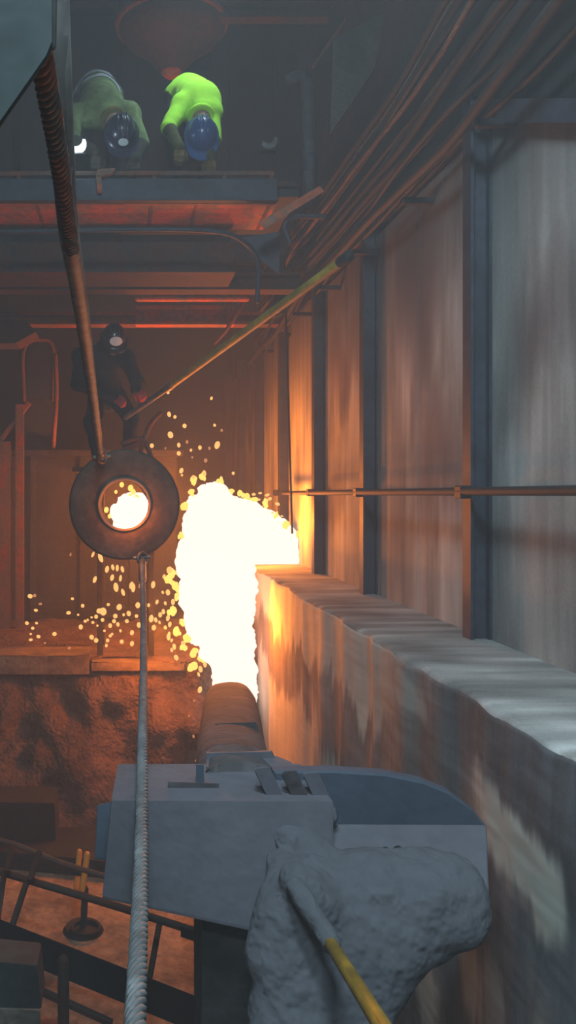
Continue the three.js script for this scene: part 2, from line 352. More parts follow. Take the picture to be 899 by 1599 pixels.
// ------------------------------------------------------------------ furnace body behind the tube, left columns, equipment behind
{
  const f = thing('furnace_body', V(-0.3, BANK_TOP, -11.2), 'large sooty dark furnace casing behind the hanging tube', 'furnace');
  part('casing', rough(new THREE.BoxGeometry(2.2, EYE + 0.5 - BANK_TOP, 2.2, 40, 40, 20).translate(-0.38, (EYE + 0.5 + BANK_TOP) / 2, -11.9), 0.04, 3, 331), M.soot, f);
  part('top_plate', box(-1.55, 0.8, EYE + 0.48, EYE + 0.56, -10.6, -13.1), M.soot, f);
  for (const x of [-1.2, -0.55, 0.1]) part('rib', box(x, x + 0.07, BANK_TOP, EYE + 0.48, -10.72, -10.85), M.soot, f);
  for (const [px, lab] of [[8, 'rusty steel column at the left edge before the furnace'], [31, 'thinner rusty steel column next to the left edge column']]) {
    const x = at(px, 800, 9.9).x, w = px < 20 ? 0.07 : 0.045;
    const c = thing('steel_column', V(x, BANK_TOP, -9.9), lab, 'column');
    const g = extrude(iBeam(w * 2, w * 2, 0.014, 0.014), at(0, px < 20 ? 690 : 632, 9.9).y - BANK_TOP, 0.002); g.rotateX(-Math.PI / 2); g.translate(x, BANK_TOP, -9.9); part('shaft', g, M.rust, c);
    part('base_plate', box(x - w * 1.7, x + w * 1.7, BANK_TOP - 0.04, BANK_TOP + 0.03, -9.9 + w * 1.7, -9.9 - w * 1.7), M.rust, c);
  }
  single('brace', bar(at(-20, 715, 9.9), at(46, 628, 9.9), 0.06, 0.06), M.rust, 'slanting rusty brace at the left edge above the columns', 'brace');
  // dark cabinet with a rounded frame, on the furnace plate
  const cb = thing('control_cabinet', at(60, 640, 11), 'dark cabinet with a rounded rusty frame left of the crouching worker', 'cabinet');
  part('case', block([[36, 535], [84, 535], [84, 706], [36, 706]], 11, 11.5), M.soot, cb);
  part('frame', tube([[38, 625], [38, 545], [48, 533], [78, 533], [83, 545], [83, 625]].map(([x, y]) => at(x, y, 10.97)), 0.025, 60), M.rust, cb);
  part('door', block([[43, 545], [78, 545], [78, 620], [43, 620]], 10.96, 10.99), M.navyDark, cb);
  single('valve_box', block([[-40, 500], [40, 500], [56, 518], [25, 536], [-40, 536]], 9.3, 9.7), M.rustDark, 'rusty angular box under the beams at the left edge', 'box');
  single('pipe', tube([at(86, 555, 10), at(88, 610, 10), at(84, 680, 10), at(83, 700, 11)], 0.03), M.rust, 'rusty upright pipe between the cabinet and the worker', 'pipe');
}

// ------------------------------------------------------------------ cross beams, deck and upper level
{
  const beam = thing('crossbeam', V(-0.7, EYE + 2.24, -6.7), 'thick orange lit steel beam below the two bending workers', 'beam');
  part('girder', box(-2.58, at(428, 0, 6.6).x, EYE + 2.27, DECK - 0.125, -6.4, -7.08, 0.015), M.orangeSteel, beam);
  part('front_lip', box(-2.58, at(430, 0, 6.4).x, EYE + 2.245, DECK - 0.13, -6.36, -6.4, 0.006), M.orangeSteel, beam);
  for (const px of [60, 232, 300, 410]) part('weld_strip', box(at(px, 0, 6.7).x, at(px + 5, 0, 6.7).x, EYE + 2.258, EYE + 2.275, -6.42, -7.05, 0.004), M.rust, beam);
  // lower beams in the shade further back
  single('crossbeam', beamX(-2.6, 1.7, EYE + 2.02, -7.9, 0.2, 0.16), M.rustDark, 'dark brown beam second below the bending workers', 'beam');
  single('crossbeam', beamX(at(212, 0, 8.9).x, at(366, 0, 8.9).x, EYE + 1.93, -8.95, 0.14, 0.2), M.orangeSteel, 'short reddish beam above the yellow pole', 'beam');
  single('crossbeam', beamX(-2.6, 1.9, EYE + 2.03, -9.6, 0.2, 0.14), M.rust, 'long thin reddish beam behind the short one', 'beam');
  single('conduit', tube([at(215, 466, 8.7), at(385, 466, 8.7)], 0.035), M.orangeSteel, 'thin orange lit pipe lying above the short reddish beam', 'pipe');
  single('conduit', tube([at(-30, 362, 6.35), at(340, 362, 6.35), at(372, 372, 6.4), at(400, 402, 6.5), at(402, 470, 6.6)], 0.02, 60), M.navy, 'dark bent conduit running below the orange beam', 'pipe');
  single('trough', block([[-60, 378], [368, 378], [368, 425], [-60, 425]], 7.0, 7.5), M.rustDark, 'long dark brown trough hanging between the orange and brown beams', 'trough');
  // deck
  const deck = S('trim_2', box(-2.6, 1.4, DECK - 0.12, DECK - 0.05, -6.45, -7.4), M.navyDark);
  for (let i = 0; i < 3; i++) part('plank', box(-2.58, 1.38, DECK - 0.05, DECK, -6.42 - i * 0.34, -6.42 - i * 0.34 - 0.33), M.rustDark, deck);
  part('edge_channel', box(-2.6, 1.2, DECK - 0.2, DECK - 0.03, -6.3, -6.42), M.navy, deck);
  const rail = thing('toe_rail', at(190, 275, 6.32), 'thin rusty toe rail along the deck edge before the workers', 'rail');
  part('bar', bar(at(-60, 272, 6.32), at(428, 271, 6.32), 0.03, 0.035), M.rust, rail);
  for (const px of [30, 240, 350, 424]) part('bracket', bar(at(px, 273, 6.32), at(px, 303, 6.34), 0.03, 0.02), M.rust, rail);
  const br = thing('clamp', at(155, 298, 6.27), 'small bright orange clamp on the toe rail below the left worker', 'clamp');
  part('stem', block([[150, 274], [158, 274], [159, 299], [152, 299]], 6.22, 6.26), M.orangeSteel, br);
  part('jaw', block([[152, 264], [180, 262], [176, 271], [150, 276]], 6.22, 6.27), M.orangeSteel, br);
  // steel screen behind the workers
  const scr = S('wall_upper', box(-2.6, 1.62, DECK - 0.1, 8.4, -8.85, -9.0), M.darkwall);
  for (const [a, b] of [[-190, 20], [30, 180], [190, 330], [358, 428], [462, 493]]) part('panel', box(at(a, 0, 8.75).x, at(b, 0, 8.75).x, DECK, 8.3, -8.75, -8.83), M.upper, scr);
  for (const [a, b] of [[332, 356], [430, 460], [484, 500]]) { const x0 = at(a, 0, 8.6).x, x1 = at(b, 0, 8.6).x, g = extrude(iBeam(x1 - x0, 0.16, 0.02, 0.02), 8.3 - DECK, 0.002); g.rotateX(-Math.PI / 2); g.rotateY(0); g.translate((x0 + x1) / 2, DECK, -8.65); part('post', g, M.navyDark, scr); }
  single('header_beam', beamX(at(338, 0, 7.7).x, 1.95, EYE + 4.53, -7.75, 0.12, 0.12), M.rustDark, 'dark horizontal rail across the uprights at the top', 'beam');
  // things to the right of the workers
  const pole = thing('pipe_post', at(482, 292, 6.6), 'pale grey upright pipe post right of the workers', 'post');
  part('pipe', tube([at(483, 300, 6.6), at(480, 130, 6.6)], 0.05), mat(0.12, 0.13, 0.15), pole);
  part('elbow', tube([at(480, 135, 6.6), at(470, 118, 6.6), at(452, 124, 6.6)], 0.045), mat(0.12, 0.13, 0.15), pole);
  part('collar', tube([at(484, 262, 6.6), at(483, 250, 6.6)], 0.07), M.navy, pole);
  single('side_panel', block([[520, 60], [600, 20], [585, 110], [516, 205]], 5.5, 5.56), mat(0.07, 0.058, 0.045, { bump: 0.01 }), 'brownish steel panel beside the upper cables', 'panel');
  single('lever', bar(at(488, 105, 7.2), at(540, 30, 7.2), 0.035, 0.03), M.rust, 'thin rusty lever leaning before the brownish panel', 'lever');
  // plank, bracket and hanging block
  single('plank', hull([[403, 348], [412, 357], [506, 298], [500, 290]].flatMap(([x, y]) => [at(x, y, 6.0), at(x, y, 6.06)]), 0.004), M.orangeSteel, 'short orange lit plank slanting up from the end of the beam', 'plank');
  single('gusset', hull([[368, 372], [436, 362], [436, 428], [412, 410]].flatMap(([x, y]) => [at(x, y, 6.5), at(x, y, 6.6)]), 0.005), M.navy, 'dark blue triangular gusset below the beam end', 'bracket');
  single('bent_bar', tube([at(505, 338, 6.1), at(455, 340, 6.1), at(444, 352, 6.1), at(452, 378, 6.1)], 0.02, 40), M.navy, 'bent grey bar below the orange plank', 'bar');
  const hb = thing('pulley_block', at(436, 492, 8.3), 'grey blue hanging block with a long thin wire below', 'pulley');
  part('shell', block([[426, 385], [446, 385], [447, 488], [428, 494]], 8.25, 8.35), M.navy, hb);
  part('wheel', new THREE.TorusGeometry(0.06, 0.02, 8, 20).translate(...at(436, 478, 8.23).toArray()), M.navyDark, hb);
  part('strap', bar(at(434, 390, 8.3), at(430, 330, 8.3), 0.05, 0.03), M.navyDark, hb);
  part('wire', tube([at(446, 488, 8.3), at(450, 620, 8.3), at(456, 832, 8.3)], 0.011, 20, 6), M.black, hb);
  // bright crescent lamp and the dull one
  const cr = (px, py, d, r0, m, lab, cat) => { const c = thing('crescent_' + cat, at(px, py + 12, d), lab, cat); const p = at(px, py, d);
    const s = new THREE.Shape(); s.absarc(0, 0, r0, -2.6, 0.35, false); s.absarc(-r0 * 0.12, r0 * 0.42, r0 * 0.86, -0.05, -2.45, true); const g = extrude(s, 0.03, 0.006); g.translate(p.x, p.y, p.z); part('face', g, m, c); part('holder', box(p.x - r0, p.x + r0, p.y - r0 * 1.25, p.y - r0 * 1.05, p.z + 0.03, p.z - 0.03), M.navyDark, c); return c; };
  M.lampface = glow(1.5, 1.6, 1.7);
  cr(120, 226, 6.35, 0.068, M.lampface, 'small bright white crescent lamp left of the left worker', 'lamp');
  cr(419, 222, 6.35, 0.06, mat(0.3, 0.3, 0.32), 'small dull white crescent hook right of the right worker', 'hook');
  const l = new THREE.PointLight(COOL, 0.12, 0, 2); l.position.copy(at(117, 228, 6.24)); l.castShadow = true; l.name = 'crescent_light'; scene.add(l);
}

// ------------------------------------------------------------------ ladle hanging at the top
{
  const c = at(268, 118, 7.95), k = 7.95 / F, l = thing('hanging_bucket', c, 'rusty round bucket with a pointed bottom hanging above the workers', 'bucket');
  const prof = [[0, 0], [10, 1], [20, 8], [34, 26], [52, 44], [72, 56], [82, 70], [86, 96], [88, 190], [80, 190], [76, 90], [0, 60]].map(([r, y]) => new THREE.Vector2(r * k, y * k));
  part('shell', new THREE.LatheGeometry(prof, 40).translate(c.x, c.y, c.z), M.rustDark, l);
  part('tip', new THREE.SphereGeometry(17 * k, 16, 10).scale(1, 0.8, 1).translate(c.x, c.y + 9 * k, c.z), mat(0.85, 0.4, 0.2, { map: rustMap }), l);  // orange colour stands in for firelight on the bucket bottom
  for (const [r, y] of [[84, 78], [90, 150]]) part('hoop', new THREE.TorusGeometry(r * k, 5 * k, 8, 40).rotateX(Math.PI / 2).translate(c.x, c.y + y * k, c.z), M.rust, l);
  for (const s of [-1, 1]) part('arm', tube([V(c.x + s * 90 * k, c.y + 150 * k, c.z), V(c.x + s * 92 * k, c.y + 230 * k, c.z), V(c.x + s * 60 * k, 8.4, c.z)], 0.03), M.rustDark, l);
}

// ------------------------------------------------------------------ cables along the right wall
{
  const specs = [];
  for (let i = 0; i < 15; i++) specs.push([1.68 + 0.2 * rnd(), 1.92 + i * 0.055, 0.015 + 0.016 * rnd(), rnd(), i % 5 === 3]);
  specs.push([1.72, 2.42, 0.017, 0.5, true]);
  const words = ['lowest', 'second lowest', 'third lowest', 'fourth lowest', 'fifth lowest', 'sixth lowest', 'seventh lowest', 'eighth lowest', 'ninth lowest', 'tenth lowest', 'eleventh lowest', 'twelfth lowest', 'third highest dark', 'second highest dark', 'highest dark'];
  specs.forEach(([x, h, r, f, light], i) => {
    const pts = [];
    for (let j = 0; j <= 12; j++) { const d = 2.2 + j * 0.72; pts.push(V(x + 0.035 * Math.sin(j * 1.1 + f * 6), EYE + h - 0.05 * Math.sin((j + f * 4) * 0.9) ** 2 - (j > 9 ? 0.06 * (j - 9) : 0), -d)); }
    single('cable', tube(pts, r, 80, 7), light ? M.cableLight : M.cable, i === 15 ? 'thin light brown cable standing out from the bundle on the right wall' : words[i] + ' cable of the dark bundle along the right wall', 'cable', 'cables along the right wall');
  });
  const tray = thing('cable_tray', V(1.95, EYE + 1.9, -6), 'dark bracketed cable tray behind the bundle on the right wall', 'tray');
  part('back', box(1.985, 2.025, EYE + 2.05, EYE + 2.8, -2.2, -12), M.cable, tray);
  for (let d = 3; d < 12; d += 1.1) part('bracket', box(1.78, 1.985, EYE + 1.84, EYE + 1.88, -d, -d - 0.05), M.navyDark, tray);
  // stray wires curling down at the far end
  for (let i = 0; i < 5; i++) single('loose_wire', tube([at(415 - i * 9, 415 + i * 6, 8.8), at(395 - i * 10, 445 + i * 7, 8.8), at(372 - i * 4, 488 + i * 5, 8.8), at(352 - i * 4, 520 + i * 4, 8.9)], 0.014, 24, 6), i % 2 ? M.cableLight : M.rust, ['rightmost', 'second from right', 'middle', 'second from left', 'leftmost'][i] + ' loose orange lit wire curling down below the gusset', 'wire', 'loose wires below the gusset');
}
// sloping channel on the near panel, rail along the wall
single('steel_channel', hull([[734, 155], [734, 190]].flatMap(([x, y]) => [at(x, y, 4.5), V(1.985, at(x, y, 4.5).y, -4.5)]).concat([[1010, 155], [1010, 190]].flatMap(([x, y]) => { const p = at(x, y, 2.98); return [p, V(1.985, p.y, -2.98)]; })), 0.006), M.navy, 'blue grey steel channel sloping along the top of the nearest wall panel', 'channel');
{
  const r = thing('wall_rail', V(1.87, EYE, -5), 'dark pipe rail along the right wall at eye height', 'rail');
  part('pipe', tube([V(1.83, EYE + 0.02, 2), V(1.83, EYE + 0.0, -9.3)], 0.022), M.cable, r);
  for (const d of POSTS.slice(0, 5)) part('clip', box(1.81, 1.87, EYE - 0.03, EYE + 0.04, -d + 0.03, -d - 0.06), M.navyDark, r);
}

// ------------------------------------------------------------------ molten metal and sparks
function inside(poly, x, y) { let c = false; for (let i = 0, j = poly.length - 1; i < poly.length; j = i++) { const [a, b] = poly[i], [p, q] = poly[j]; if ((b > y) !== (q > y) && x < ((p - a) * (y - b)) / (q - b) + a) c = !c; } return c; }
function moltenBlob(poly, d, n, r, depth, sd) {
  const xs = poly.map((p) => p[0]), ys = poly.map((p) => p[1]), b = [];
  for (let i = 0; i < 6000 && b.length < n; i++) {
    const x = lerp(Math.min(...xs), Math.max(...xs), rnd()), y = lerp(Math.min(...ys), Math.max(...ys), rnd());
    const rr = r * (0.75 + 0.5 * rnd()), px = rr / d * F * 0.75;
    if (![[0, 0], [px, 0], [-px, 0], [0, px], [0, -px]].every(([u, v]) => inside(poly, x + u, y + v))) continue;
    const p = at(x, y, d + (rnd() - 0.5) * depth); b.push([p, p.clone().add(V(0, rr * 0.4, 0)), rr, rr]);
  }
  return blob(b, 0.02, 0.05, (x, y, z) => 0.1 * (noise3(x * 13, y * 13, z * 13, sd) - 0.42) + 0.06 * (noise3(x * 32, y * 32, z * 32, sd + 3) - 0.5));
}
{
  const m = thing('molten_metal', at(340, 1090, 8), 'white hot molten metal pouring down beside the end of the concrete ledge', 'molten metal');
  part('splash', moltenBlob([[278, 895], [284, 850], [290, 815], [299, 776], [318, 766], [326, 755], [345, 764], [368, 782], [390, 788], [418, 802], [440, 822], [456, 832], [470, 842], [474, 895]], 9.3, 300, 0.08, 0.2, 401), M.hot, m);
  part('stream', moltenBlob([[272, 868], [283, 905], [288, 945], [294, 975], [303, 1003], [318, 1025], [334, 1042], [330, 1120], [394, 1120], [396, 868]], 8.0, 300, 0.08, 0.26, 411), M.hot, m);
  // ragged yellow edge pieces
  const edge = [[268, 895], [262, 905], [272, 915], [278, 930], [268, 955], [282, 968], [276, 985], [292, 996], [284, 1010], [300, 1020], [314, 1030], [300, 1040], [296, 768], [302, 752], [318, 746], [340, 752], [358, 768], [384, 778], [374, 772], [396, 780], [412, 786], [428, 806], [446, 820], [462, 834], [286, 790], [283, 838]];
  for (let i = 0; i < edge.length * 4; i++) {
    const e = edge[i % edge.length], w = i < edge.length ? 3 : 10, x = e[0] + (rnd() - 0.4) * w, y = e[1] + (rnd() - 0.5) * w;
    const d = y < 880 ? 9.22 : 8.0, p = at(x, y, d), r = (i < edge.length ? 0.022 : 0.012) + 0.016 * rnd(), g = rough(new THREE.IcosahedronGeometry(r, 3), r * 0.9, 24, Math.floor(rnd() * 900));
    g.scale(0.8 + 0.5 * rnd(), 0.8 + 0.8 * rnd(), 1); g.translate(p.x, p.y, p.z); part('droplet', g, M.hotEdge, m);
  }
  const q = thing('molten_splash', at(200, 828, 6.5), 'small white hot splash lying in the hole of the hanging tube', 'molten metal');
  part('pool', moltenBlob([[180, 812], [184, 796], [196, 786], [206, 776], [216, 782], [226, 784], [222, 804], [213, 820], [200, 830], [186, 828]], 6.45, 60, 0.04, 0.1, 421), M.hot, q);
  for (const [x, y, s] of [[166, 796, 9], [175, 802, 10], [171, 806, 8], [181, 768, 6], [190, 757, 8], [204, 762, 10], [208, 768, 9], [203, 775, 9], [213, 777, 9], [194, 783, 7], [185, 790, 8], [222, 789, 8]]) {
    const p = at(x, y, 6.42), r = s / F * 6.42 * 0.42, g = rough(new THREE.IcosahedronGeometry(r, 2), r * 0.3, 20, x); g.scale(1, 1.25, 1); g.translate(p.x, p.y, p.z); part('droplet', g, M.hotEdge, q);
  }
  pointLight(FIRE, 0.6, at(203, 803, 6.08), 0.04);
}
{
  const G = new THREE.IcosahedronGeometry(1, 2);
  const spark = (x, y, d, s, st, m, label, group) => {
    const r = s / F * d * 0.39, o = new THREE.Mesh(G, m); o.name = numbered('spark'); o.position.copy(at(x, y, d)); o.scale.set(r, r * st, r); o.rotation.z = (rnd() - 0.5) * 0.8;
    scene.add(o); meta(o, label, 'spark', group);
  };
  const put = (list, d, label, group, st = 1.25, s = 8) => {
    const own = new Map(), by = (f, w) => { const q = [...list].sort(f)[0]; if (!own.has(q)) own.set(q, w); };
    by((a, b) => a[1] - b[1], 'highest of the '); by((a, b) => b[1] - a[1], 'lowest of the '); by((a, b) => a[0] - b[0], 'leftmost of the '); by((a, b) => b[0] - a[0], 'rightmost of the '); by((a, b) => (b[2] ?? 1) - (a[2] ?? 1), 'largest of the ');
    list.forEach((e) => { const [x, y, k = 1] = e; spark(x, y, d + (rnd() - 0.5) * 0.8, s * k * (0.6 + 0.55 * rnd()), st * (0.85 + 0.4 * rnd()), k < 0.8 ? M.sparkDim : M.spark, own.has(e) ? own.get(e) + 'glowing ' + group : label, group); });
  };
  put([[262, 612, 1.1], [330, 622], [264, 647], [273, 651], [288, 665], [266, 679, 1.2], [335, 664, 1.1], [237, 696], [279, 695], [339, 695, 1.2], [279, 708], [298, 703, .9], [312, 699], [300, 714, .75], [321, 719, .75], [283, 735, 1.2], [284, 742, .9], [258, 700, .6], [364, 739, 1], [302, 745], [319, 739, 1], [292, 690, .6], [346, 672, .6], [327, 700, .6]], 8.8, 'glowing spark flying up above the white hot splash', 'sparks above the splash');
  put([[406, 770], [417, 773], [404, 780, 1.1], [433, 787, 1.2], [412, 789, .9], [425, 801, .9], [440, 806, .9], [396, 772, .8], [432, 800, .9], [421, 779, .8]], 9.3, 'yellow spark streaking off to the right of the splash', 'sparks right of the splash', 0.6, 10);
  put([[145, 866, 1], [157, 871, 1.3], [167, 889, 1.1], [176, 886, 1.2], [183, 887, 1.3], [191, 889, 1.2], [175, 902], [188, 903], [181, 917, 1.2], [192, 925], [148, 905], [208, 918, 1.1], [205, 914], [110, 866, .7], [218, 915, .7]], 7.6, 'long glowing spark dropping below the hanging tube', 'sparks below the tube', 1.9, 8);
  put([[47, 931], [54, 930, .7], [63, 943, .75], [56, 953], [42, 973, 1.2], [57, 973], [51, 981], [48, 990, .9], [48, 999], [60, 994], [70, 1004, .75], [85, 990], [108, 1012, .75], [72, 1024, .7], [113, 935], [107, 957]], 8.3, 'glowing spark in the small group at the left edge', 'sparks at the left', 0.8, 9);
  put([[129, 946], [122, 960, .9], [126, 979], [137, 968, .8], [143, 964], [155, 954, 1.4], [150, 963], [157, 945], [169, 944, .9], [145, 972], [152, 977], [172, 977, 1.1], [180, 962], [186, 948, 1.2], [193, 960], [198, 970], [184, 975], [163, 985], [175, 990], [190, 1002], [206, 988, 1.1], [213, 962], [215, 945, 1.1], [206, 1005], [143, 995], [150, 1000], [166, 1008], [172, 993], [217, 976], [161, 955, 1.5], [133, 970], [178, 970], [201, 958], [160, 968], [188, 985], [168, 1000]], 8.2, 'glowing spark in the dense swarm over the concrete lip', 'sparks over the lip', 1.05, 8);
  put([[232, 945], [239, 913, 1.1], [254, 925], [245, 940], [258, 942], [236, 966], [249, 972], [265, 975], [263, 995], [275, 1027, 1.1], [272, 1010], [270, 940], [262, 925], [255, 955], [240, 980], [250, 960, 1.2], [262, 965], [243, 968, 1.2], [258, 980], [268, 1000], [264, 990], [286, 1005], [256, 900, 1.2], [264, 890, 1.2], [268, 1015, .9]], 7.9, 'glowing spark between the lower rope and the molten stream', 'sparks beside the stream', 1.4, 8);
  put([[310, 1053], [312, 1077, 1.2], [308, 1188, 1.2], [303, 1094, .7], [295, 1118, .6], [302, 1150, .6], [313, 1045], [320, 1038]], 6.2, 'glowing spark falling past the left side of the nozzle', 'sparks by the nozzle', 1.5, 8);
}

// ------------------------------------------------------------------ hanging tube, ropes
{
  const c = at(194, 788, 6.2), t = thing('steel_tube', V(c.x, c.y - 0.42, -6.6), 'thick dark hanging steel tube with a round hole facing the camera', 'tube');
  const prof = [[0.19, 0], [0.2, -0.012], [0.4, -0.012], [0.42, 0.01], [0.42, 0.7], [0.4, 0.72], [0.2, 0.72], [0.19, 0.7], [0.19, 0]].map(([r, y]) => new THREE.Vector2(r, -y));
  part('body', new THREE.LatheGeometry(prof.reverse(), 64).rotateX(Math.PI / 2).translate(c.x, c.y, c.z), mat(0.2, 0.12, 0.08, { rough: 0.9, bump: 0.006, side: THREE.DoubleSide }), t);
  part('inner_rim', new THREE.TorusGeometry(0.196, 0.012, 10, 64).translate(c.x, c.y, c.z + 0.012), mat(0.3, 0.2, 0.14, { rough: 0.5 }), t);
  const lug = (px, py, name) => { const p = at(px, py, 6.15); const o = part(name, new THREE.TorusGeometry(0.04, 0.014, 8, 20).rotateY(0.6).translate(p.x, p.y, p.z), M.steel, t); part('pin', tube([V(p.x - 0.06, p.y, p.z - 0.02), V(p.x + 0.06, p.y + 0.01, p.z - 0.02)], 0.014), M.steel, o); };
  lug(159, 714, 'lug'); lug(222, 872, 'lug');
  // upper rod with a wire rope laid against its near end
  const rod = thing('tie_rod', at(110, 400, 2), 'grey brown tapering rod running from the top left down to the tube', 'rod');
  const R = [[86, -60, 1.5], [94, 150, 1.6], [104, 330, 1.85], [122, 450, 2.35], [136, 550, 3.2], [149, 650, 4.4], [158, 712, 6.15]].map(([x, y, d]) => at(x, y, d));
  part('bar', tube(R, 0.0245, 80, 12), mat(0.42, 0.4, 0.39, { rough: 0.6, metal: 0.1, map: grime, bump: 0.003 }), rod);
  part('end_nut', tube([at(158, 706, 5.9), at(158, 713, 6.15)], 0.035, 8, 6), M.steel, rod);
  const wr = thing('wire_rope', at(90, 250, 1.5), 'rusty twisted wire rope lying along the left side of the grey rod', 'rope');
  strandRope([[56, 40, 1.1], [70, 120, 1.22], [84, 200, 1.38], [95, 270, 1.55], [104, 335, 1.75], [112, 390, 2.0]].map(([x, y, d]) => at(x, y, d)), 0.0185, 4, 0.085, M.wireRust, wr);
  const lr = thing('wire_rope', at(215, 1450, 1.8), 'grey steel wire rope rising from the bottom edge to the tube', 'rope');
  strandRope([[205, 1900, 0.95], [211, 1599, 1.4], [217, 1450, 1.78], [220, 1350, 2.15], [221.5, 1250, 2.62], [222.5, 1150, 3.15], [224, 1050, 4.2], [224, 950, 5.4], [222, 876, 6.15]].map(([x, y, d]) => at(x, y, d)), 0.02, 6, 0.16, M.wire, lr);
  part('socket', tube([at(222.6, 905, 5.9), at(222, 876, 6.15)], 0.028), M.steel, lr);
  const pl = thing('lifting_plate', at(20, 190, 0.9), 'large teal grey steel plate at the top left corner', 'plate');
  part('plate', hull([[-260, -160], [80, -160], [81, 70], [72, 92], [-60, 280], [-260, 300]].flatMap(([x, y]) => [at(x, y, 0.92), at(x, y, 0.96)]), 0.004), M.teal, pl);
  part('edge_strip', tube([at(83, -100, 0.93), at(80, 72, 0.95)], 0.006), M.steel, pl);
}

// ------------------------------------------------------------------ the casting machine before the ledge
{
  const m = thing('casting_machine', V(0.5, 0, -2.9), 'large dusty blue grey casting machine in the foreground', 'machine');
  part('trough_casing', hull([at(184, 1193, 3.1), at(470, 1193, 3.1), at(174, 1250, 2.72), at(520, 1252, 2.72), at(160, 1404, 2.66), at(520, 1480, 2.632), at(170, 1330, 3.1), at(480, 1330, 3.1)], 0.01), M.machine, m);
  const fc = part('front_cover', hull([at(420, 1287, 2.82), at(757, 1288, 2.82), at(420, 1395, 2.52), at(764, 1405, 2.5), at(420, 1500, 2.45), at(700, 1470, 2.47), at(764, 1440, 2.49), at(420, 1420, 3.0), at(752, 1400, 3.0)], 0.008), M.machine, m);
  for (const [x, y] of [[602, 1330], [622, 1328], [680, 1336]]) part('bolt', new THREE.CylinderGeometry(0.014, 0.016, 0.03, 6).rotateX(1.1).translate(...at(x, y, 2.69).toArray()), M.navyDark, fc);
  const s = new THREE.Shape(), q = [[430, 1330], [430, 1207], [520, 1206], [600, 1211], [660, 1223], [700, 1240], [735, 1266], [756, 1292], [757, 1330]].map(([x, y]) => at(x, y, 2.93));
  q.forEach((p, i) => (i ? s.lineTo(p.x, p.y) : s.moveTo(p.x, p.y)));
  part('hood', extrude(s, 0.05, 0.008).translate(0, 0, -2.98), M.machineBlue, m);
  part('side_box', hull([at(152, 1258, 2.95), at(180, 1252, 2.95), at(148, 1342, 2.9), at(170, 1344, 2.9), at(152, 1258, 3.15), at(182, 1252, 3.15), at(148, 1330, 3.15), at(172, 1330, 3.15)], 0.006), M.machineBlue, m);
  const st = part('strip', hull([[262, 1221], [342, 1224], [342, 1238], [262, 1235]].flatMap(([x, y]) => [at(x, y, 2.84), at(x, y, 2.92)]), 0.003), M.nozzle, m);
  part('tab', hull([[306, 1194], [318, 1194], [318, 1226], [306, 1226]].flatMap(([x, y]) => [at(x, y, 2.88), at(x, y + 4, 2.95)]), 0.003), M.machineBlue, st);
  part('saddle', hull([at(322, 1180, 3.2), at(425, 1178, 3.2), at(452, 1188, 3.12), at(322, 1196, 3.05), at(485, 1214, 2.95), at(500, 1240, 2.85), at(430, 1240, 2.85), at(330, 1215, 3.0)], 0.006), M.machine, m);
  for (const [a, b] of [[398, 1200], [440, 1206], [474, 1208]]) part('rib', hull([[a, b], [a + 20, b - 2], [a + 50, b + 58], [a + 32, b + 66]].flatMap(([x, y]) => [at(x, y, 2.78), at(x, y + 3, 2.84)]), 0.006), a === 440 ? M.nozzle : M.machine, m);
  // nozzle: tapering covered spout towards the stream
  const N = [[3.0, 0.27, 0.60, -0.985], [3.4, 0.30, 0.62, -1.03], [4.2, 0.385, 0.735, -1.16], [5.2, 0.50, 0.885, -1.31], [6.1, 0.60, 1.01, -1.44], [6.5, 0.66, 1.04, -1.5], [6.62, 0.72, 1.0, -1.58]];
  const pos = [], idx = [], K = 14;
  N.forEach(([d, x0, x1, top]) => { for (let k = 0; k <= K; k++) { const a = Math.PI * k / K, cx = (x0 + x1) / 2, w = (x1 - x0) / 2; const e = (v, n) => Math.sign(v) * Math.abs(v) ** n; pos.push(cx - w * e(Math.cos(a), 0.7), EYE + top - w * 0.9 + w * 0.9 * e(Math.sin(a), 0.8), -d); } const cx = (x0 + x1) / 2, w = (x1 - x0) / 2; pos.push(cx + w * 0.8, EYE + top - w * 1.7, -d, cx - w * 0.8, EYE + top - w * 1.7, -d); });
  const R = K + 3;
  for (let i = 0; i < N.length - 1; i++) for (let k = 0; k < R; k++) { const a = i * R + k, b = i * R + (k + 1) % R; idx.push(a, a + R, b, b, a + R, b + R); }
  for (const i of [0, N.length - 1]) for (let k = 1; k < R - 1; k++) i ? idx.push(i * R, i * R + k + 1, i * R + k) : idx.push(0, k, k + 1);
  let g = new THREE.BufferGeometry(); g.setAttribute('position', new THREE.Float32BufferAttribute(pos, 3)); g.setIndex(idx); g.computeVertexNormals();
  const nz = part('nozzle', rough(g, 0.012, 7, 501), M.nozzle, m, false);
  part('collar', hull([[322, 1176], [424, 1174], [432, 1190], [322, 1192]].flatMap(([x, y]) => [at(x, y, 3.15), at(x, y, 3.3)]), 0.006), M.machine, nz);
  part('shadow_band', hull([[336, 1130], [400, 1128], [404, 1140], [336, 1144]].flatMap(([x, y]) => [at(x, y, 4.02), at(x, y + 2, 4.1)]), 0.004), M.nozzle, nz);  // raised band standing in for a shadow across the nozzle
  part('leg', box(0.66, 0.98, 0, EYE - 1.8, -5.6, -5.9), M.pedestal, m);
  part('pedestal', rough(new THREE.BoxGeometry(0.24, EYE - 1.4, 0.3, 8, 30, 8).translate(at(366, 0, 2.8).x, (EYE - 1.4) / 2, -2.86), 0.01, 6, 511), M.pedestal, m);
}
